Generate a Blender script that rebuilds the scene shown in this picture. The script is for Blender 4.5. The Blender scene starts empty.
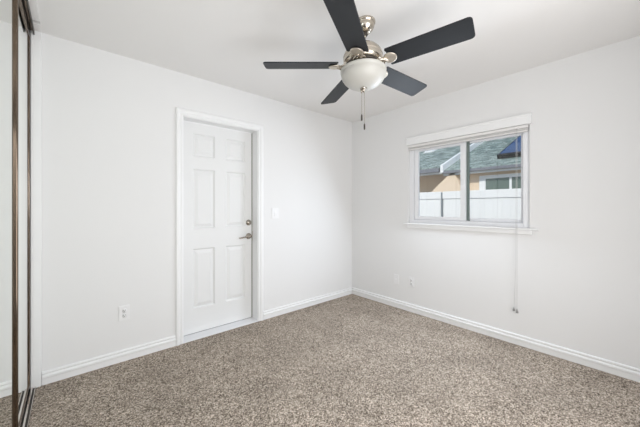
import bpy, bmesh, math, random
from mathutils import Vector, Matrix
random.seed(4)
S = bpy.context.scene
COL = S.collection
# ------------------------------------------------------------------ camera
cd = bpy.data.cameras.new('camera'); cam = bpy.data.objects.new('camera', cd); COL.objects.link(cam)
CH = 1.232
cd.sensor_width = 36.0; cd.lens = 16.003; cd.shift_y = -6.5/640
cd.clip_start = 0.02; cd.clip_end = 200
cam.location = (0, 0, CH)
yaw = math.atan2(0.7524, 0.6587)           # forward direction in the floor plan
cam.rotation_euler = (math.pi/2, 0, yaw - math.pi/2)
S.camera = cam
# ------------------------------------------------------------------ light
w = bpy.data.worlds.new('sky'); S.world = w; w.use_nodes = True
nt = w.node_tree; bg = nt.nodes['Background']
sky = nt.nodes.new('ShaderNodeTexSky'); sky.sky_type = 'NISHITA'
sky.sun_disc = False; sky.sun_elevation = math.radians(50); sky.sun_rotation = math.radians(240)
nt.links.new(sky.outputs[0], bg.inputs[0]); bg.inputs[1].default_value = 0.13
sd = bpy.data.lights.new('sun', 'SUN'); sd.energy = 2.7; sd.angle = 0.009; sd.color = (1, .95, .88)
sun = bpy.data.objects.new('sun', sd); COL.objects.link(sun); sun.location = (-4, -3, 8)
sun.rotation_euler = Vector((0.72, 0.25, -0.65)).to_track_quat('-Z', 'Y').to_euler()
def area(name, loc, direction, sx, sy, power, col=(1, 1, 1)):
    d = bpy.data.lights.new(name, 'AREA'); d.shape = 'RECTANGLE'; d.size = sx; d.size_y = sy
    d.energy = power; d.color = col
    o = bpy.data.objects.new(name, d); COL.objects.link(o); o.location = loc
    o.rotation_euler = Vector(direction).to_track_quat('-Z', 'Y').to_euler()
    return o
area('rear_fill_lamp', (0.95, -0.66, 1.10), (0.24, 1, 0.30), 1.66, 2.0, 43, (0.99, 0.98, 0.97))  # unseen lamp added behind the camera to fill the room
area('window_fill_lamp', (2.79, 1.2575, 1.42), (-1, 0.02, -0.55), 1.10, 0.62, 17, (0.80, 0.89, 1.0))  # unseen lamp added just inside the window to boost its daylight
S.view_settings.view_transform = 'Standard'; S.view_settings.look = 'None'
S.view_settings.exposure = 0.22; S.view_settings.gamma = 1.0
S.view_settings.use_curve_mapping = False
# ------------------------------------------------------------------ materials
def mat(name, col, rough=.5, metal=0.0, spec=None, coat=0):
    m = bpy.data.materials.new(name); m.use_nodes = True
    b = m.node_tree.nodes['Principled BSDF']
    b.inputs['Base Color'].default_value = (*col, 1); b.inputs['Roughness'].default_value = rough
    b.inputs['Metallic'].default_value = metal
    if spec is not None: b.inputs['Specular IOR Level'].default_value = spec
    if coat: b.inputs['Coat Weight'].default_value = coat
    return m
def texmap(m, scale=(1, 1, 1)):
    N = m.node_tree.nodes; L = m.node_tree.links
    tc = N.new('ShaderNodeTexCoord'); mp = N.new('ShaderNodeMapping'); mp.inputs['Scale'].default_value = scale
    L.new(tc.outputs['Object'], mp.inputs[0]); return mp.outputs[0]
def noise_bump(m, scale, strength, dist=.001, detail=3):
    N = m.node_tree.nodes; L = m.node_tree.links
    n = N.new('ShaderNodeTexNoise'); n.inputs['Scale'].default_value = scale; n.inputs['Detail'].default_value = detail
    L.new(texmap(m), n.inputs[0])
    b = N.new('ShaderNodeBump'); b.inputs['Strength'].default_value = strength; b.inputs['Distance'].default_value = dist
    L.new(n.outputs[0], b.inputs['Height']); L.new(b.outputs[0], N['Principled BSDF'].inputs['Normal'])
def noise_col(m, scale, c1, c2, lo=.35, hi=.65, detail=3, mscale=(1, 1, 1)):
    N = m.node_tree.nodes; L = m.node_tree.links
    n = N.new('ShaderNodeTexNoise'); n.inputs['Scale'].default_value = scale; n.inputs['Detail'].default_value = detail
    L.new(texmap(m, mscale), n.inputs[0])
    r = N.new('ShaderNodeValToRGB'); r.color_ramp.elements[0].position = lo; r.color_ramp.elements[1].position = hi
    r.color_ramp.elements[0].color = (*c1, 1); r.color_ramp.elements[1].color = (*c2, 1)
    L.new(n.outputs[0], r.inputs[0]); L.new(r.outputs[0], N['Principled BSDF'].inputs['Base Color'])
M_wall = mat('wall_paint', (.815, .815, .815), .75, spec=.2); noise_bump(M_wall, 90, .12, .002)
M_ceil = mat('ceiling_paint', (.86, .85, .84), .85, spec=.1); noise_bump(M_ceil, 70, .15, .002)
M_trim = mat('white_semigloss_trim', (.88, .885, .89), .38, spec=.4)
M_door = mat('white_door_paint', (.82, .825, .825), .42, spec=.4)
M_vinyl = mat('white_window_vinyl', (.86, .87, .90), .35)
M_blind = mat('white_blind', (.80, .79, .78), .5)
M_plate = mat('white_plastic', (.85, .85, .855), .35)
M_slot = mat('dark_slot', (.08, .08, .08), .6)
M_nick = mat('brushed_nickel', (.62, .58, .52), .28, 1.0); noise_bump(M_nick, 260, .08, .0004)
M_stain = mat('satin_chrome', (.44, .40, .35), .14, 1.0)
M_rosette = mat('satin_nickel_rosette', (.68, .62, .54), .42, 1.0)
M_track = mat('aluminium_track', (.78, .74, .70), .16, 1.0)
M_stile = mat('bronze_nickel_frame', (.17, .13, .10), .12, 1.0)
M_dark = mat('dark_bronze_track', (.045, .042, .036), .45, .6)
M_blade = mat('black_fan_blade', (.016, .018, .022), .48, spec=.3)
noise_col(M_blade, 4, (.014, .016, .019), (.020, .022, .026), .3, .7, 2)
M_motor = mat('polished_nickel', (.60, .54, .46), .2, 1.0)
M_bead = mat('chain_metal', (.42, .37, .31), .3, 1.0)
M_fob = mat('dark_fob', (.06, .05, .04), .4, .3)
M_weather = mat('taupe_weatherstrip', (.20, .19, .155), .8)
M_sill = mat('door_threshold_paint', (.86, .86, .88), .4)
# frosted glass bowl
M_bowl = mat('frosted_glass_bowl', (.57, .56, .525), .38, spec=.5)
M_bowl.node_tree.nodes['Principled BSDF'].inputs['Subsurface Weight'].default_value = .25
M_bowl.node_tree.nodes['Principled BSDF'].inputs['Subsurface Radius'].default_value = (.03, .03, .025)
# mirror
M_mirror = mat('mirror_silver', (.87, .90, .86), 0.0, 1.0)
# clear pane: plain see-through glass with weak reflection
M_glass = bpy.data.materials.new('clear_pane'); M_glass.use_nodes = True
N = M_glass.node_tree.nodes; L = M_glass.node_tree.links
N.remove(N['Principled BSDF'])
tr = N.new('ShaderNodeBsdfTransparent'); gl = N.new('ShaderNodeBsdfGlossy'); mx = N.new('ShaderNodeMixShader')
gl.inputs['Roughness'].default_value = 0; tr.inputs[0].default_value = (.96, .975, .97, 1); mx.inputs[0].default_value = .05
L.new(tr.outputs[0], mx.inputs[1]); L.new(gl.outputs[0], mx.inputs[2]); L.new(mx.outputs[0], N['Material Output'].inputs[0])
M_hglass = mat('neighbour_glass', (.10, .14, .13), .08, spec=.8)
# carpet
M_carpet = mat('beige_cut_pile_carpet', (.4, .35, .3), .95, spec=.05)
N = M_carpet.node_tree.nodes; L = M_carpet.node_tree.links
co = texmap(M_carpet)
def tufts(scale):
    v = N.new('ShaderNodeTexVoronoi'); v.inputs['Scale'].default_value = scale; L.new(co, v.inputs['Vector'])
    q = N.new('ShaderNodeSeparateColor'); L.new(v.outputs['Color'], q.inputs[0]); return q.outputs[0], v.outputs['Distance']
def math2(op, a_, b_):
    m_ = N.new('ShaderNodeMath'); m_.operation = op
    for i_, q_ in enumerate((a_, b_)):
        if isinstance(q_, (int, float)): m_.inputs[i_].default_value = q_
        else: L.new(q_, m_.inputs[i_])
    return m_.outputs[0]
(t1, d1), (t2, d2), (t3, d3) = tufts(290), tufts(200), tufts(120)
grain = math2('ADD', math2('ADD', math2('MULTIPLY', t1, .40), math2('MULTIPLY', t2, .38)), math2('MULTIPLY', t3, .22))
n2 = N.new('ShaderNodeTexNoise'); n2.inputs['Scale'].default_value = 3.2; n2.inputs['Detail'].default_value = 5; n2.inputs['Roughness'].default_value = .65; L.new(co, n2.inputs['Vector'])
r1 = N.new('ShaderNodeValToRGB'); e = r1.color_ramp.elements
e[0].position = .23; e[0].color = (.055, .042, .032, 1); e[1].position = .78; e[1].color = (.80, .70, .60, 1)
x = e.new(.50); x.color = (.315, .26, .21, 1)
L.new(grain, r1.inputs[0])
r2 = N.new('ShaderNodeValToRGB'); e = r2.color_ramp.elements
e[0].position = .36; e[0].color = (.86, .86, .86, 1); e[1].position = .64; e[1].color = (1.08, 1.08, 1.08, 1)
L.new(n2.outputs[0], r2.inputs[0])
mm = N.new('ShaderNodeMix'); mm.data_type = 'RGBA'; mm.blend_type = 'MULTIPLY'; mm.inputs[0].default_value = 1
L.new(r1.outputs[0], mm.inputs[6]); L.new(r2.outputs[0], mm.inputs[7])
L.new(mm.outputs[2], N['Principled BSDF'].inputs['Base Color'])
bp = N.new('ShaderNodeBump'); bp.inputs['Strength'].default_value = .3; bp.inputs['Distance'].default_value = .003
L.new(math2('ADD', d1, d2), bp.inputs['Height']); L.new(bp.outputs[0], N['Principled BSDF'].inputs['Normal'])
# outside
M_fence = mat('white_vinyl_fence', (.84, .845, .84), .5)
M_post = mat('grey_gap_post', (.22, .25, .27), .6)
M_stucco = mat('tan_stucco', (.74, .60, .46), .95); noise_bump(M_stucco, 60, .3, .01)
M_wtrim = mat('white_house_trim', (.80, .82, .84), .6)
M_gutter = mat('grey_gutter', (.18, .19, .22), .5)
M_ground = mat('concrete_side_yard', (.38, .37, .35), .9); noise_col(M_ground, 3, (.32, .31, .30), (.45, .44, .42))
M_shingle = mat('grey_green_shingles', (.2, .25, .23), .95)
N = M_shingle.node_tree.nodes; L = M_shingle.node_tree.links
mp = N.new('ShaderNodeMapping'); tc = N.new('ShaderNodeTexCoord'); L.new(tc.outputs['UV'], mp.inputs[0])
br = N.new('ShaderNodeTexBrick'); br.inputs['Scale'].default_value = 1; br.inputs['Brick Width'].default_value = .32; br.inputs['Row Height'].default_value = .145
br.inputs['Mortar Size'].default_value = .012; br.inputs['Color1'].default_value = (.12, .17, .165, 1); br.inputs['Color2'].default_value = (.34, .41, .39, 1)
br.inputs['Mortar'].default_value = (.09, .12, .115, 1); br.inputs['Mortar Smooth'].default_value = .2
nz = N.new('ShaderNodeTexNoise'); nz.inputs['Scale'].default_value = 5; nz.inputs['Detail'].default_value = 5
L.new(mp.outputs[0], br.inputs[0]); L.new(mp.outputs[0], nz.inputs[0])
mm = N.new('ShaderNodeMix'); mm.data_type = 'RGBA'; mm.blend_type = 'OVERLAY'; mm.inputs[0].default_value = .8
L.new(br.outputs[0], mm.inputs[6]); L.new(nz.outputs[0], mm.inputs[7]); L.new(mm.outputs[2], N['Principled BSDF'].inputs['Base Color'])
M_solar = mat('dark_blue_solar_glass', (.018, .045, .14), .12, spec=.9, coat=.5)
M_solarframe = mat('black_panel_frame', (.012, .012, .015), .5)
# ------------------------------------------------------------------ helpers
def box(bm, x0, x1, y0, y1, z0, z1, bev=0, mi=0):
    x0, x1 = sorted((x0, x1)); y0, y1 = sorted((y0, y1)); z0, z1 = sorted((z0, z1))
    t = bmesh.new()
    v = [t.verts.new(p) for p in ((x0,y0,z0),(x1,y0,z0),(x1,y1,z0),(x0,y1,z0),(x0,y0,z1),(x1,y0,z1),(x1,y1,z1),(x0,y1,z1))]
    for f in ((0,3,2,1),(4,5,6,7),(0,1,5,4),(1,2,6,5),(2,3,7,6),(3,0,4,7)): t.faces.new([v[i] for i in f])
    if bev: bmesh.ops.bevel(t, geom=t.edges[:], offset=bev, segments=2, affect='EDGES', profile=.6)
    merge(bm, t, mi); return bm
def merge(bm, t, mi=0, mtx=None):
    mp = {}
    for v in t.verts: mp[v] = bm.verts.new(mtx @ v.co if mtx else v.co)
    for f in t.faces:
        try: g = bm.faces.new([mp[v] for v in f.verts]); g.material_index = mi; g.smooth = f.smooth
        except ValueError: pass
    t.free()
def prism(bm, pts, d, mi=0, smooth=False):
    """pts: 3D loop; d: extrusion vector"""
    a = [bm.verts.new(p) for p in pts]; d = Vector(d); b = [bm.verts.new(Vector(p) + d) for p in pts]
    n = len(pts); fs = [bm.faces.new(a), bm.faces.new(b[::-1])]
    for i in range(n):
        f = bm.faces.new((a[i], b[i], b[(i+1) % n], a[(i+1) % n])); f.smooth = smooth; fs.append(f)
    bmesh.ops.recalc_face_normals(bm, faces=fs)
    for f in fs: f.material_index = mi
def lathe(bm, prof, c=(0, 0), seg=48, mtx=None, smooth=True):
    t = bmesh.new(); rings = []
    for r, z in prof:
        if r < 1e-5: rings.append([t.verts.new((c[0], c[1], z))])
        else: rings.append([t.verts.new((c[0]+r*math.cos(2*math.pi*i/seg), c[1]+r*math.sin(2*math.pi*i/seg), z)) for i in range(seg)])
    for a, b in zip(rings, rings[1:]):
        for i in range(seg):
            j = (i+1) % seg
            if len(a) == 1 and len(b) == 1: continue
            if len(a) == 1: f = t.faces.new((a[0], b[i], b[j]))
            elif len(b) == 1: f = t.faces.new((a[i], b[0], a[j]))
            else: f = t.faces.new((a[i], b[i], b[j], a[j]))
            f.smooth = smooth
    bmesh.ops.recalc_face_normals(t, faces=t.faces[:])
    merge(bm, t, 0, mtx); return bm
def tube(bm, pts, r, seg=8):
    pts = [Vector(p) for p in pts]; rings = []
    for i, p in enumerate(pts):
        d = (pts[min(i+1, len(pts)-1)] - pts[max(i-1, 0)]).normalized()
        u = d.cross(Vector((0, 0, 1))) if abs(d.z) < .95 else d.cross(Vector((1, 0, 0))); u.normalize(); v = d.cross(u)
        rr = r[i] if isinstance(r, (list, tuple)) else r
        rings.append([bm.verts.new(p + rr*(math.cos(2*math.pi*k/seg)*u + math.sin(2*math.pi*k/seg)*v)) for k in range(seg)])
    for a, b in zip(rings, rings[1:]):
        for k in range(seg):
            f = bm.faces.new((a[k], a[(k+1) % seg], b[(k+1) % seg], b[k])); f.smooth = True
    bm.faces.new(rings[0][::-1]); bm.faces.new(rings[-1]); return bm
def obj(name, bm, m, parent=None, loc=None):
    me = bpy.data.meshes.new(name); bm.to_mesh(me); bm.free()
    for q in (m if isinstance(m, (list, tuple)) else [m]): me.materials.append(q)
    o = bpy.data.objects.new(name, me); COL.objects.link(o)
    if parent: o.parent = parent; o.location = -parent.location if loc is None else loc
    return o
def sub(name, bm, m, parent):      # child whose geometry is given in the parent's own frame
    o = obj(name, bm, m); o.parent = parent; return o
def empty(name, loc=(0, 0, 0)):
    o = bpy.data.objects.new(name, None); COL.objects.link(o); o.location = loc; o.empty_display_size = .1; return o
def tag(o, label, cat, group=None):
    o['label'] = label; o['category'] = cat
    if group: o['group'] = group
    return o
def struct(o, label=None):
    o['kind'] = 'structure'
    if label: o['label'] = label
    return o
NB = bmesh.new
# room extents
XL, XR, YA, YR, ZC = -.153, 3.015, 2.752, -.45, 2.44
# ------------------------------------------------------------------ room shell
b = NB(); box(b, -.95, XR+.0, YR-.15, YA, -.12, 0); struct(obj('floor', b, M_carpet), 'beige speckled cut pile carpet')
b = NB(); box(b, XL, XR+.13, YR-.15, YA+.15, ZC, ZC+.12); struct(obj('ceiling', b, M_ceil), 'plain white ceiling')
DX0, DX1, DZ = .76, 1.52, 2.06
b = NB()
box(b, -.95, DX0, YA, YA+.15, -.12, ZC+.1); box(b, DX1, XR+.13, YA, YA+.15, -.12, ZC+.1); box(b, DX0, DX1, YA, YA+.15, DZ, ZC+.1); box(b, DX0, DX1, YA, YA+.15, -.12, -.002)
struct(obj('wall_left', b, M_wall), 'white wall with the panelled door')
WY0, WY1, WZ0, WZ1 = .665, 1.85, 1.04, 1.956
b = NB()
box(b, XR, XR+.13, YR-.15, WY0, -.12, ZC); box(b, XR, XR+.13, WY1, YA, -.12, ZC)
box(b, XR, XR+.13, WY0, WY1, -.12, WZ0); box(b, XR, XR+.13, WY0, WY1, WZ1, ZC)
struct(obj('wall_right', b, M_wall), 'white wall with the sliding window')
b = NB()      # rear wall with a wide opening made for the fill lamp behind it
box(b, XL, .05, YR-.15, YR, 0, ZC); box(b, 1.85, XR, YR-.15, YR, 0, ZC); box(b, .05, 1.85, YR-.15, YR, 2.2, ZC)
struct(obj('wall_rear', b, M_wall))
b = NB()      # unseen closed box added behind the rear opening to keep the sun out
box(b, -1.25, 2.6, -2.9, -2.75, 0, 2.56); box(b, -1.25, -1.10, -2.75, YR-.15, 0, 2.56); box(b, 2.45, 2.6, -2.75, YR-.15, 0, 2.56)
box(b, -1.10, 2.45, -2.75, YR-.15, 2.46, 2.56); box(b, -1.10, 2.45, -2.75, YR-.15, -.12, 0); box(b, -1.10, XL-.10, YR-.16, YR-.14, 0, 2.46)
struct(obj('wall_sun_block', b, M_wall))
b = NB()      # closet side wall, beyond the sliding doors, and closet interior
box(b, XL-.10, XL, YR-.15, .63, 0, ZC); box(b, -.95, -.85, YR-.15, YA, 0, ZC+.1); box(b, -.85, XL-.10, YR-.15, YR-.05, 0, ZC+.1)
struct(obj('wall_closet', b, M_wall))
b = NB()
box(b, -.85, XL, .63, 2.585, 2.432, 2.56); box(b, -.85, XL, 2.628, YA, 2.432, 2.56); box(b, -.85, XL, 2.585, 2.628, 2.52, 2.56)
box(b, -.85, XL, YR-.15, .63, 2.50, 2.56)
struct(obj('trim_1', b, M_ceil), 'closet opening head above the mirrored doors')
b = NB(); box(b, -.2045, XL, YA-.020, YA, 0, 2.432, .0015); struct(obj('trim_2', b, M_trim), 'white closet jamb board')
# baseboards: moulded profile (depth d from the wall, height z)
BP = [(0, 0), (.013, 0), (.013, .041), (.0185, .048), (.0185, .060), (.008, .0695), (.008, .0715), (.0135, .0785), (.0135, .084), (.010, .090), (0, .091)]
def base_A(x0, x1, bm): prism(bm, [(x0, YA-d, z) for d, z in BP], (x1-x0, 0, 0))
b = NB(); base_A(XL+.003, .699, b); base_A(1.582, XR-.0188, b); struct(obj('baseboard_left', b, M_trim), 'white moulded baseboard')
b = NB(); prism(b, [(XR-d, YR, z) for d, z in BP], (0, YA-YR, 0)); struct(obj('baseboard_right', b, M_trim), 'white moulded baseboard')
# ------------------------------------------------------------------ door casing (mitred moulding around three sides)
def sweep(bm, path, prof, to3):
    """path: 2D polyline whose inside is the opening; prof: (across, out) pairs; to3(a, z, out)"""
    n = len(path); P = [Vector(p) for p in path]; rings = []
    for i in range(n):
        d0 = (P[i]-P[i-1]).normalized() if i else None; d1 = (P[i+1]-P[i]).normalized() if i < n-1 else None
        n0 = Vector((-d0.y, d0.x)) if d0 else None; n1 = Vector((-d1.y, d1.x)) if d1 else None
        if n0 is None: m = n1
        elif n1 is None: m = n0
        else: m = (n0+n1) / (1 + n0.dot(n1))
        rings.append([bm.verts.new(to3(*(P[i] + m*a), o)) for a, o in prof])
    k = len(prof); fs = []
    for a, c in zip(rings, rings[1:]):
        for j in range(k): fs.append(bm.faces.new((a[j], a[(j+1) % k], c[(j+1) % k], c[j])))
    fs.append(bm.faces.new(rings[0])); fs.append(bm.faces.new(rings[-1][::-1]))
    bmesh.ops.recalc_face_normals(bm, faces=fs)
CP = [(0, 0), (0, .009), (.004, .012), (.016, .012), (.019, .008), (.023, .008), (.026, .014), (.040, .019), (.052, .019), (.060, .012), (.060, 0)]
b = NB(); sweep(b, [(DX0+.001, 0), (DX0+.001, DZ-.001), (DX1-.001, DZ-.001), (DX1-.001, 0)], CP, lambda a, z, o: (a, YA-o, z))
struct(obj('trim_3', b, M_trim), 'white moulded door casing')
# ------------------------------------------------------------------ door
door = struct(empty('door_1', (DX0, 2.876, 0)), 'white six panel door with satin lever handle')
SX0, SX1, SZ0, SZ1, SY = .778, 1.508, .012, 2.040, 2.876
b = NB()
xs = [SX0, .885, 1.100, 1.212, 1.430, SX1]; zs = [SZ0, .245, .825, 1.020, 1.602, 1.722, 1.945, SZ1]
for i in range(5):
    for j in range(7):
        x0, x1, z0, z1 = xs[i], xs[i+1], zs[j], zs[j+1]
        if i in (1, 3) and j in (1, 3, 5):
            rings = []
            for ins, dep in ((0, 0), (.005, .007), (.012, .015), (.020, .015), (.048, .003)):
                rings.append([b.verts.new(p) for p in ((x0+ins, SY+dep, z0+ins), (x1-ins, SY+dep, z0+ins), (x1-ins, SY+dep, z1-ins), (x0+ins, SY+dep, z1-ins))])
            for r0, r1 in zip(rings, rings[1:]):
                for k in range(4): b.faces.new((r0[k], r0[(k+1) % 4], r1[(k+1) % 4], r1[k]))
            b.faces.new(rings[-1])
        else: b.faces.new([b.verts.new(p) for p in ((x0, SY, z0), (x1, SY, z0), (x1, SY, z1), (x0, SY, z1))])
bmesh.ops.remove_doubles(b, verts=b.verts[:], dist=1e-5)
bx = NB(); box(bx, SX0, SX1, SY+.0, SY+.044, SZ0, SZ1)
for f in list(bx.faces):
    if all(abs(v.co.y-SY) < 1e-6 for v in f.verts): bx.faces.remove(f)
merge(b, bx)
bmesh.ops.remove_doubles(b, verts=b.verts[:], dist=1e-5)
obj('door_slab', b, M_door, door)
b = NB()     # jamb lining
box(b, DX0, DX0+.008, YA+.002, YA+.15, .008, DZ-.008, 0); box(b, DX1-.006, DX1, YA+.002, YA+.15, .008, DZ-.008, 0); box(b, DX0, DX1, YA+.002, YA+.15, DZ-.008, DZ); box(b, SX0, SX1, SY-.004, SY+.05, SZ1, DZ-.008)
obj('door_jamb', b, M_trim, door)
b = NB()
box(b, SX1, DX1-.006, SY-.006, SY+.05, .010, DZ-.008); box(b, DX0+.008, SX0, SY-.006, SY+.05, .010, DZ-.008)
obj('weatherstrip', b, M_weather, door)
b = NB(); box(b, DX0, DX1, YA-.012, YA+.15, 0, .007, .002); obj('threshold', b, M_sill, door)
b = NB(); box(b, SX0, SX1, SY+.004, SY+.04, .007, SZ0); obj('door_sweep', b, M_slot, door)
def lathe_y(bm, prof, x, z, y0):       # revolve about an axis along -y
    mt = Matrix.Translation((x, y0, z)) @ Matrix.Rotation(math.radians(90), 4, 'X')
    lathe(bm, prof, mtx=mt, seg=32)
b = NB(); lathe_y(b, [(.0, .0), (.031, .0), (.032, .006), (.028, .012), (.019, .016), (.017, .019), (0, .019)], 1.470, 1.061, SY)
dbolt = obj('deadbolt', b, M_stain, door)
b = NB(); box(b, 1.462, 1.478, SY-.036, SY-.018, 1.056, 1.066, .002); sub('thumb_turn', b, M_stain, dbolt)
b = NB(); lathe_y(b, [(.0, .0), (.032, .0), (.033, .006), (.029, .011), (.014, .014), (.012, .045), (.015, .052), (.012, .060), (0, .061)], 1.470, .912, SY)
lev = obj('lever_rosette', b, M_stain, door)
b = NB(); tube(b, [(1.474, SY-.050, .912), (1.455, SY-.053, .914), (1.425, SY-.052, .911), (1.390, SY-.048, .904), (1.354, SY-.045, .900), (1.340, SY-.044, .903)], [.011, .011, .0095, .008, .0075, .005], 12)
sub('lever', b, M_stain, lev)
b = NB(); box(b, SX1+.0005, SX1+.0055, SY-.012, SY-.006, .86, .965); obj('strike_plate', b, M_stain, door)
# ------------------------------------------------------------------ window
win = struct(empty('window_1', (XR, (WY0+WY1)/2, WZ0)), 'white vinyl horizontal sliding window')
def ring(bm, x0, x1, y0, y1, z0, z1, w, wb=None, wt=None, bev=.002, wr=None):
    wb = w if wb is None else wb; wt = w if wt is None else wt; wr = w if wr is None else wr
    box(bm, x0, x1, y0, y0+wr, z0, z1, bev); box(bm, x0, x1, y1-w, y1, z0, z1, bev)
    box(bm, x0, x1, y0+wr, y1-w, z0, z0+wb, bev); box(bm, x0, x1, y0+wr, y1-w, z1-wt, z1, bev)
b = NB(); ring(b, 3.040, 3.125, WY0+.001, WY1-.001, WZ0+.001, WZ1-.001, .052, .045, .045); obj('window_frame', b, M_vinyl, win)
b = NB(); ring(b, 3.052, 3.078, 1.213, 1.793, WZ0+.049, WZ1-.049, .052, .036, .03, wr=.054); s1 = obj('sliding_sash', b, M_vinyl, win)
b = NB(); box(b, 3.063, 3.067, 1.262, 1.746, WZ0+.08, WZ1-.074); obj('pane', b, M_glass, s1, (0, 0, 0))
b = NB(); ring(b, 3.085, 3.112, WY0+.055, 1.262, WZ0+.049, WZ1-.049, .03, .030, .02, wr=.024); s2 = obj('fixed_sash', b, M_vinyl, win)
b = NB(); box(b, 3.096, 3.100, WY0+.075, 1.236, WZ0+.076, WZ1-.066); obj('pane', b, M_glass, s2, (0, 0, 0))
b = NB(); box(b, 3.070, 3.083, 1.186, 1.212, WZ0+.050, WZ1-.050); obj('sash_seal', b, mat('grey_green_seal', (.16, .20, .19), .5), win)
b = NB(); box(b, 3.044, 3.054, 1.224, 1.246, 1.46, 1.52, .003); obj('latch', b, M_vinyl, win)
b = NB()
prof = [(2.984, 1.030), (2.981, 1.034), (2.981, 1.041), (2.985, 1.046), (3.0395, 1.046), (3.0395, 1.0405), (3.0149, 1.0405), (3.0149, 1.028), (2.990, 1.028)]
prism(b, [(x, .602, z) for x, z in prof], (0, 1.294, 0)); obj('window_stool', b, M_trim, win)
for o in [o for o in COL.objects if o.name == 'window_stool']:
    bmx = bmesh.new(); bmx.from_mesh(o.data)   # trim the horns so only the part inside the opening runs back to the frame
    for v in bmx.verts:
        if v.co.x > 3.02: v.co.y = min(max(v.co.y, WY0+.001), WY1-.001)
    bmx.to_mesh(o.data); bmx.free()
b = NB(); prism(b, [(3.0149, .640, 1.028), (2.999, .640, 1.028), (2.999, .640, .994), (3.003, .640, .989), (3.0149, .640, .989)], (0, 1.216, 0)); obj('apron', b, M_trim, win)
b = NB()
prism(b, [(3.0149, .648, 1.958), (2.990, .648, 1.958), (2.990, .648, 2.030), (2.985, .648, 2.036), (2.985, .648, 2.046), (2.989, .648, 2.049), (3.0149, .648, 2.049)], (0, 1.213, 0))
obj('head_board', b, M_trim, win)
# blind pulled fully up
M_cord = mat('blind_cord', (.60, .60, .59), .6)
blind = tag(empty('window_blind', (3.005, 1.2575, 1.90)), 'white slatted blind pulled fully up at the top of the window', 'blind')
b = NB(); box(b, 2.994, 3.034, .672, 1.843, 1.928, 1.9545, .002); obj('headrail', b, M_blind, blind)
b = NB()
for k in range(5): box(b, 2.998 + .0007*(k % 2), 3.030, .676, 1.838, 1.9085 + k*.0038, 1.9108 + k*.0038)
s = obj('slat_stack', b, M_blind, blind)
b = NB(); box(b, 2.997, 3.031, .675, 1.839, 1.896, 1.9078, .002); obj('bottom_rail', b, M_blind, blind)
for y, zt in ((.770, .338), (.747, .326)):
    b = NB(); tube(b, [(2.991, .751+(y-.76)*.3, 1.935), (2.976, .751+(y-.76)*.3, 1.88), (2.974, .752+(y-.76)*.4, .7), (2.974, y, zt)], .0012, 6)
    c = obj('pull_cord', b, M_cord, blind)
    b = NB(); lathe(b, [(0, zt+.004), (.003, zt+.003), (.005, zt-.010), (.0105, zt-.022), (.0105, zt-.032), (0, zt-.033)], (2.974, y), 14)
    sub('tassel', b, mat('grey_tassel', (.30, .30, .29), .4), c)
# ------------------------------------------------------------------ switch and outlets
def plate(name, pos, wall, w_, h_, label, cat, kind, group=None):
    """plate built in local frame: x across, z up, facing -y; rotated onto the wall"""
    root = tag(empty(name, pos), label, cat, group)
    b = NB(); box(b, -w_/2, w_/2, -.006, 0, -h_/2, h_/2, .0022); pl = sub('cover_plate', b, M_plate, root)
    if kind == 'switch':
        for cx in ((-.023, .023) if w_ > .1 else (0,)):
            b = NB(); prism(b, [(cx-.0165, -.0062, -.033), (cx-.0165, -.0062, .033), (cx-.0165, -.0080, .033), (cx-.0165, -.0112, 0), (cx-.0165, -.0085, -.033)], (.033, 0, 0)); sub('rocker', b, M_plate, root)
    if kind == 'outlet':
        for cz in (-.0195, .0195):
            b = NB(); t = NB(); lathe(t, [(0, 0), (.0172, 0), (.0172, .002), (0, .002)], seg=24)
            for v in t.verts: v.co.x = max(-.0145, min(.0145, v.co.x))
            merge(b, t, 0, Matrix.Translation((0, -.0061, cz)) @ Matrix.Rotation(math.radians(90), 4, 'X'))
            r = sub('receptacle', b, M_plate, root)
            b = NB(); box(b, -.0075, -.0045, -.0086, -.0081, cz-.001, cz+.008); box(b, .0045, .0075, -.0086, -.0081, cz-.001, cz+.008); box(b, -.0025, .0025, -.0086, -.0081, cz-.010, cz-.0055)
            sub('slots', b, M_slot, r)
    if kind == 'blank':
        b = NB(); lathe(b, [(0, 0), (.007, 0), (.007, .003), (.0045, .003), (.0045, .010), (0, .010)], seg=16, mtx=Matrix.Translation((0, -.006, 0)) @ Matrix.Rotation(math.radians(90), 4, 'X')); sub('coax_jack', b, M_plate, root)
    for z in ((-.030, .030) if kind == 'blank' else ((0,) if kind == 'outlet' else (-.048, .048))):
        b = NB(); lathe(b, [(0, 0), (.003, 0), (.0025, .001), (0, .0012)], seg=10, mtx=Matrix.Translation((0, -.006, z)) @ Matrix.Rotation(math.radians(90), 4, 'X')); sub('screw', b, M_plate, root)
    if wall == 'B': root.rotation_euler = (0, 0, -math.pi/2)
    return root
plate('light_switch', (1.735, YA, 1.160), 'A', .086, .122, 'white rocker light switch on the wall right of the door', 'light switch', 'switch')
plate('wall_outlet', (.322, YA, .383), 'A', .074, .118, 'white duplex power outlet low on the wall left of the door', 'outlet', 'outlet')
plate('cable_jack', (XR, 2.015, .345), 'B', .070, .115, 'white wall plate below the window, nearer the room corner', 'wall plate', 'blank')
plate('wall_outlet', (XR, 1.810, .352), 'B', .070, .115, 'white power outlet on window wall, right of the blank looking plate', 'outlet', 'outlet')
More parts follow.
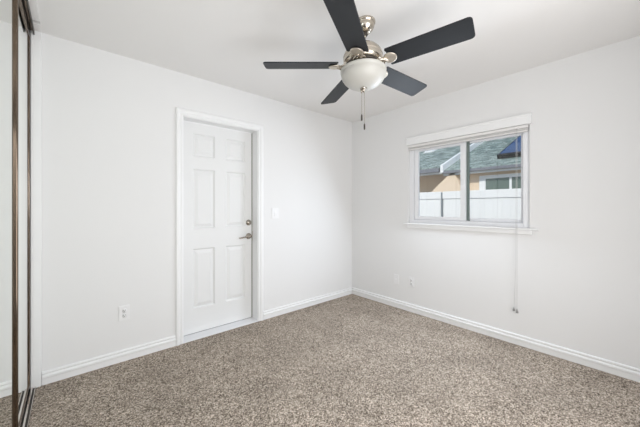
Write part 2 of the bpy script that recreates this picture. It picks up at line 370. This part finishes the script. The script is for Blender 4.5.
# ------------------------------------------------------------------ sliding mirrored closet doors
def mirror_door(name, y0, y1, xm, xback, label, proj):
    """mirror surface at x = xm, frame standing proud by proj"""
    r = struct(empty(name, (xm, y0, .014)), label)
    z0, z1 = .016, 2.398
    b = NB(); box(b, xback, xm, y0+.008, y1-.008, z0+.008, z1-.008); obj('mirror_pane', b, M_mirror, r)
    for a, c in ((y0, y0+.022), (y1-.022, y1)):
        b = NB(); m_ = (a+c)/2; h_ = (c-a)/2
        prism(b, [(xback, a, z0), (xm+proj*.5, a, z0)] + [(xm+proj*(.5+.5*math.sin(math.pi*q/10)), m_-h_*math.cos(math.pi*q/10), z0) for q in range(1, 10)] + [(xm+proj*.5, c, z0), (xback, c, z0)], (0, 0, z1-z0), smooth=False)
        obj('stile', b, M_stile, r)
    for a, c in ((z0, z0+.03), (z1-.03, z1)):
        b = NB(); box(b, xback, xm+proj*.8, y0+.022, y1-.022, a, c, .0015); obj('rail', b, M_stile, r)
    return r
mirror_door('door_2', .632, 1.945, -.1955, -.2085, 'mirrored sliding closet door nearest the camera', .0105)
mirror_door('door_3', 1.500, 2.731, -.2125, -.226, 'mirrored sliding closet door beside the corner', .0055)
b = NB()
box(b, -.237, -.179, .632, 2.7315, 0, .004, mi=1)
for xc, hw in ((-.1815, .0018), (-.1985, .0048), (-.2185, .002), (-.234, .002)): box(b, xc-hw, xc+hw, .632, 2.7315, .004, .012, .0008)
struct(obj('trim_4', b, [M_track, M_dark]), 'metal floor track of the closet doors')
b = NB()
box(b, -.237, -.186, .632, 2.7315, 2.426, 2.4318, mi=1)
for xc in (-.1880, -.2105, -.235): box(b, xc-.0016, xc+.0016, .632, 2.7315, 2.400, 2.426)
struct(obj('trim_5', b, [M_dark, M_stile]), 'dark head track of the closet doors')
# ------------------------------------------------------------------ ceiling fan
HUB = Vector((1.428, 1.206, 2.148))
RT = Matrix.Rotation(-.039, 3, 'X') @ Matrix.Rotation(.015, 3, 'Y')
MH = Matrix.Translation(HUB) @ RT.to_4x4()
fan = tag(empty('ceiling_fan', HUB), 'brushed nickel ceiling fan with five black blades and a frosted glass bowl light', 'ceiling fan')
CX, CY = 1.444, 1.199
b = NB(); lathe(b, [(0, 2.4398), (.062, 2.4398), (.064, 2.432), (.062, 2.424), (.055, 2.421), (.058, 2.414), (.055, 2.400), (.047, 2.384), (.034, 2.370), (.022, 2.366), (0, 2.366)], (CX, CY), 40)
obj('canopy', b, M_motor, fan)
b = NB(); top = Vector((CX-.003, CY+.001, 2.366)); low = MH @ Vector((0, 0, .150))
tube(b, [top + Vector((0, 0, .012)), top, low], .0125, 16); rod = obj('downrod', b, M_motor, fan)
b = NB(); lathe(b, [(0, .017), (.012, .014), (.018, .004), (.018, -.004), (.012, -.014), (0, -.017)], seg=20, mtx=Matrix.Translation(top + Vector((0, 0, -.010)))); obj('hanger_ball', b, M_fob, rod, (0, 0, 0)) 
b = NB(); lathe(b, [(0, .152), (.022, .152), (.026, .140), (.060, .134), (.066, .128), (.070, .121), (.100, .108), (.118, .088), (.126, .066), (.128, .058), (.124, .054), (.128, .050), (.127, .030), (.118, .016), (.098, .006), (.094, .002), (.094, -.008), (0, -.008)], seg=56, mtx=MH)
mot = obj('motor_housing', b, M_motor, fan)
b = NB()        # dark vent slots around the housing
for k in range(20):
    a = 2*math.pi*k/20; t = NB(); box(t, .1035, .1085, -.007, .007, .009, .0125)
    merge(b, t, 0, MH @ Matrix.Rotation(a, 4, 'Z'))
obj('vent_slots', b, M_fob, mot, (0, 0, 0))
b = NB(); lathe(b, [(0, -.0085), (.112, -.0085), (.118, -.004), (.118, .002), (.095, .0025), (.095, -.004), (0, -.004)][::-1], seg=48, mtx=MH); obj('dark_backing_disc', b, M_fob, mot, (0, 0, 0))  # black disc added to darken the gaps between the blade irons
def blade_outline():
    pts = []; w0, w1, r0, R = .068, .072, .182, .638
    pts.append((r0-.012, -w0)); 
    for a in (-90, -60, -30, 0): pass
    cr = .022
    pts += [(R-cr, -w1)] + [(R-cr+cr*math.cos(math.radians(a)), -w1+cr+cr*math.sin(math.radians(a))) for a in (-67, -45, -22, 0)]
    pts += [(R-cr+cr*math.cos(math.radians(a)), w1-cr+cr*math.sin(math.radians(a))) for a in (0, 22, 45, 67)] + [(R-cr, w1)]
    pts.append((r0-.012, w0)); pts.append((r0-.016, w0-.010)); pts.append((r0-.010, w0-.020))
    for a in (70, 45, 20, 0, -20, -45, -70): pts.append((r0-.022+.034*math.cos(math.radians(a)), .036*math.sin(math.radians(a))))
    pts.append((r0-.010, -w0+.020)); pts.append((r0-.016, -w0+.010))
    return pts
for k in range(5):
    phi = 2.447 - k*2*math.pi/5 - (.05 if k == 4 else 0)
    MB = MH @ Matrix.Rotation(phi, 4, 'Z') @ Matrix.Rotation(-.246, 4, 'X')
    b = NB(); prism(b, [MB @ Vector((x, y, 0)) for x, y in blade_outline()], RT @ (Matrix.Rotation(phi, 3, 'Z') @ (Matrix.Rotation(-.246, 3, 'X') @ Vector((0, 0, .007)))))
    bl = obj('fan_blade', b, M_blade, fan)
    # blade iron: two scrolled arms, a cross bar and a round rosette under the blade root
    b = NB()
    MA = MH @ Matrix.Rotation(phi, 4, 'Z')
    for s in (-1, 1):
        tube(b, [MA @ Vector(p) for p in ((.088, s*.016, -.002), (.100, s*.030, -.010), (.118, s*.036, -.013), (.136, s*.028, -.013), (.150, s*.014, -.011), (.168, s*.008, -.010))], [.0075, .007, .0065, .0065, .006, .006], 10)
        tube(b, [MA @ Vector(p) for p in ((.104, s*.003, -.009), (.114, s*.014, -.012), (.124, s*.018, -.013), (.130, s*.008, -.013), (.122, s*.004, -.013))], .0048, 8)
    tube(b, [MA @ Vector(p) for p in ((.085, 0, -.002), (.105, 0, -.010), (.140, 0, -.014), (.170, 0, -.011))], .0055, 8)
    ir = obj('blade_iron', b, M_motor, bl, (0, 0, 0)); b = NB()
    lathe(b, [(0, -.002), (.038, -.002), (.042, -.006), (.041, -.010), (.035, -.0125), (.031, -.0110), (.012, -.0135), (0, -.0140)], seg=32, mtx=MB @ Matrix.Translation((.182, 0, 0)))
    obj('rosette', b, M_rosette, bl, (0, 0, 0))
# switch housing and light bowl
b = NB(); lathe(b, [(0, -.006), (.070, -.006), (.074, -.014), (.072, -.026), (.086, -.030), (.092, -.034), (.130, -.036), (.134, -.040), (0, -.040)], seg=48, mtx=MH)
obj('light_fitter', b, M_motor, fan)
b = NB(); lathe(b, [(.128, -.030), (.143, -.030), (.148, -.035), (.148, -.042), (.143, -.047), (.141, -.054), (.143, -.062), (.138, -.080), (.126, -.100), (.106, -.120), (.078, -.136), (.044, -.145), (.014, -.148), (0, -.148)], seg=64, mtx=MH)
obj('glass_bowl', b, M_bowl, fan)
b = NB(); lathe(b, [(0, -.146), (.021, -.147), (.022, -.151), (.014, -.155), (.009, -.166), (.006, -.172), (0, -.173)], seg=24, mtx=MH)
fin = obj('finial', b, M_stain, fan)
fb = MH @ Vector((0, 0, -.150))
# direction along the picture's right, used only to splay the two chains as they hang in the room
for dx, dy, zt, zb in ((-.009, .008, 1.832, 1.790), (.004, -.004, 1.772, 1.732)):
    x0, y0 = fb.x+dx, fb.y+dy
    b = NB(); n = int((fb.z-.004-zt)/.0045)
    tube(b, [(x0, y0, fb.z-.002), (x0, y0, zt)], .0012, 6)
    for i in range(n): lathe(b, [(0, .0017), (.0016, .0008), (.0016, -.0008), (0, -.0017)], seg=6, mtx=Matrix.Translation((x0, y0, zt+.0045*i)))
    c = obj('pull_chain', b, M_bead, fan)
    b = NB(); lathe(b, [(0, zt+.002), (.003, zt), (.0052, zt-.008), (.0055, zb+.008), (.004, zb), (0, zb-.001)], (x0, y0), 14)
    obj('chain_fob', b, M_fob, c, (0, 0, 0))
b = NB(); tube(b, [(fb.x-.010, fb.y+.009, fb.z+.001), (fb.x-.0092, fb.y+.008, fb.z-.028)], [.0085, .0035], 12); obj('chain_guide', b, M_stain, fin, (0, 0, 0))
# ------------------------------------------------------------------ outside: side yard, fence, neighbouring house
GZ = -.30
b = NB(); box(b, XR+.13, 30, -14, 26, GZ-.2, GZ); struct(obj('ground', b, M_ground), 'side yard paving')
FX = 6.65
fence = tag(empty('vinyl_fence', (FX, 2.0, GZ)), 'white vinyl privacy fence beyond the window', 'fence')
segs = [(3.205, 5.6), (.72, 3.165), (-1.8, .68)]
for y0, y1 in segs:
    b = NB(); yy = y0+.012
    while yy < y1-.02:
        y2 = min(yy+.15, y1-.012); box(b, FX, FX+.022, yy+.0004, y2-.0004, GZ+.12, 1.44, .0015); yy = y2
    obj('fence_panel', b, M_fence, fence)
    b = NB(); box(b, FX-.018, FX+.040, y0, y1, 1.425, 1.598, .006); obj('fence_rail', b, M_fence, fence)
    b = NB(); box(b, FX-.018, FX+.040, y0, y1, GZ+.02, GZ+.16, .006); obj('fence_rail', b, M_fence, fence)
b = NB(); box(b, FX-.02, FX+.04, 3.167, 3.203, GZ, 1.575, .004); obj('fence_post', b, M_post, fence)
for y in (.70,): b = NB(); box(b, FX-.012, FX+.034, y-.0195, y+.0195, GZ, 1.598, .004); obj('fence_post', b, M_fence, fence)
house = tag(empty('neighbouring_house', (11.4, 3, GZ)), 'tan stucco house with grey green shingle roof beyond the white fence', 'house')
b = NB()
HW = 11.30
box(b, HW, HW+.25, -9, 4.9, GZ, 2.74)
prism(b, [(10.97, 3.6, GZ), (10.97, 8.05, GZ), (10.97, 4.86, 2.60), (10.97, 4.80, 2.60)], (.6, 0, 0))  # added flared wing, its triangle shaped to stand for a sunlit wall patch
obj('stucco_wall', b, M_stucco, house)
b = NB(); box(b, 12.3, 12.5, 4.0, 16, GZ, 2.8); obj('recessed_wall', b, M_stucco, house)
PITCH = .4167
def roof(y0, y1, xe, ze, name):
    b = NB(); X1 = 21.0; z1 = ze + (X1-xe)*PITCH
    v = [(xe, y0, ze), (xe, y1, ze), (X1, y1, z1), (X1, y0, z1)]
    t = .08; uvl = b.loops.layers.uv.new('UVMap')
    lo = [b.verts.new((p[0], p[1], p[2]-t)) for p in v]; hi = [b.verts.new(p) for p in v]
    fs = [b.faces.new(hi), b.faces.new(lo[::-1])] + [b.faces.new((lo[i], lo[(i+1) % 4], hi[(i+1) % 4], hi[i])) for i in range(4)]
    bmesh.ops.recalc_face_normals(b, faces=fs)
    for f in fs:
        for l in f.loops: l[uvl].uv = (l.vert.co.y, l.vert.co.x*1.083)
    return obj(name, b, M_shingle, house)
EZ = 2.76
roof(5.24, 16, 10.86, EZ+.06, 'roof_slope'); roof(-9, 5.30, 10.92, EZ-.10, 'roof_slope')
b = NB(); box(b, 10.80, 10.92, 5.30, 16, EZ-.155, EZ+.0, .01); box(b, 10.86, 10.96, -9, 5.20, EZ-.235, EZ-.135, .01); obj('gutter', b, M_gutter, house)
b = NB(); box(b, 10.93, 10.97, 5.2, 16, EZ-.225, EZ-.10); box(b, 10.97, 11.02, -9, 5.2, EZ-.31, EZ-.16); obj('fascia', b, M_wtrim, house)
b = NB(); box(b, 11.02, 12.3, 5.2, 16, EZ-.09, EZ-.05); box(b, 11.02, HW, -9, 5.2, EZ-.25, EZ-.21); obj('eave_soffit', b, M_wtrim, house)
b = NB()
d = Vector((10.2, 0, 10.2*PITCH)); prism(b, [(10.80, 5.14, EZ-.20), (10.80, 5.14, EZ+.09), (10.80, 5.24, EZ+.09), (10.80, 5.24, EZ-.20)], d)
obj('barge_board', b, M_wtrim, house)
# neighbour window
nw = empty('house_window', (HW, 3.2, 1.6)); nw.parent = house; nw.location = Vector((HW, 3.2, 1.6)) - house.location
def wobj(name, b, m):
    o = obj(name, b, m); o.parent = nw; o.location = -(nw.location + house.location); return o
ZT = 2.37
b = NB()
box(b, HW-.05, HW, 3.86, 4.00, 1.2, ZT, .005); box(b, HW-.05, HW, 2.98, 3.05, 1.2, ZT-.13, .005); box(b, HW-.05, HW, 1.85, 1.98, 1.2, ZT, .005)
box(b, HW-.05, HW, 1.98, 3.86, ZT-.12, ZT, .005); box(b, HW-.05, HW, 1.98, 3.86, 1.2, 1.3, .005)
box(b, HW-.05, HW, 3.79, 3.86, 1.3, ZT-.12, .005)
wobj('window_frame', b, M_wtrim)
for a, c in ((1.98, 2.98), (3.05, 3.79)):
    b = NB(); box(b, HW-.02, HW-.008, a, c, 1.3, ZT-.12); wobj('pane', b, M_hglass)
# solar panel lying on the near roof slope
def on_roof(y, s, up=0, xe=10.92, ze=EZ-.10):       # s = distance along x from the eave
    return Vector((xe+s, y, ze+s*PITCH+up))
sp = tag(empty('solar_panel', on_roof(2.6, 1.0, .05)), 'dark blue solar panel mounted on the shingle roof', 'solar panel')
NRM = Vector((-PITCH, 0, 1)).normalized()
def slab_on(b, y0, y1, s0, s1, up, th): prism(b, [on_roof(y0, s0)+NRM*up, on_roof(y1, s0)+NRM*up, on_roof(y1, s1)+NRM*up, on_roof(y0, s1)+NRM*up], NRM*th)
SPY, S0 = 3.52, .72
b = NB(); slab_on(b, -2.0, SPY, S0, S0+3.3, .02, .14); obj('panel_frame', b, M_solarframe, sp)
b = NB()
for i in range(5):
    for j in range(2): slab_on(b, SPY-.05-i*1.1-1.02, SPY-.05-i*1.1, S0+.12+j*1.55, S0+.12+j*1.55+1.5, .16, .008)
obj('solar_glass', b, M_solar, sp)
sk = tag(empty('roof_skylight', on_roof(7.2, 2.6, 0)), 'white skylight on the far roof slope at the upper left of window', 'skylight')
def slab2(b, y0, y1, s0, s1, up, th):
    P = lambda y, s: on_roof(y, s, 0, 10.86, EZ+.06)+NRM*up
    prism(b, [P(y0, s0), P(y1, s0), P(y1, s1), P(y0, s1)], NRM*th)
b = NB(); slab2(b, 7.0, 7.5, 2.8, 3.3, .0, .05); obj('curb', b, M_wtrim, sk)
b = NB(); slab2(b, 7.04, 7.46, 2.85, 3.25, .05, .04); obj('dome', b, mat('white_acrylic', (.85, .87, .9), .3), sk)
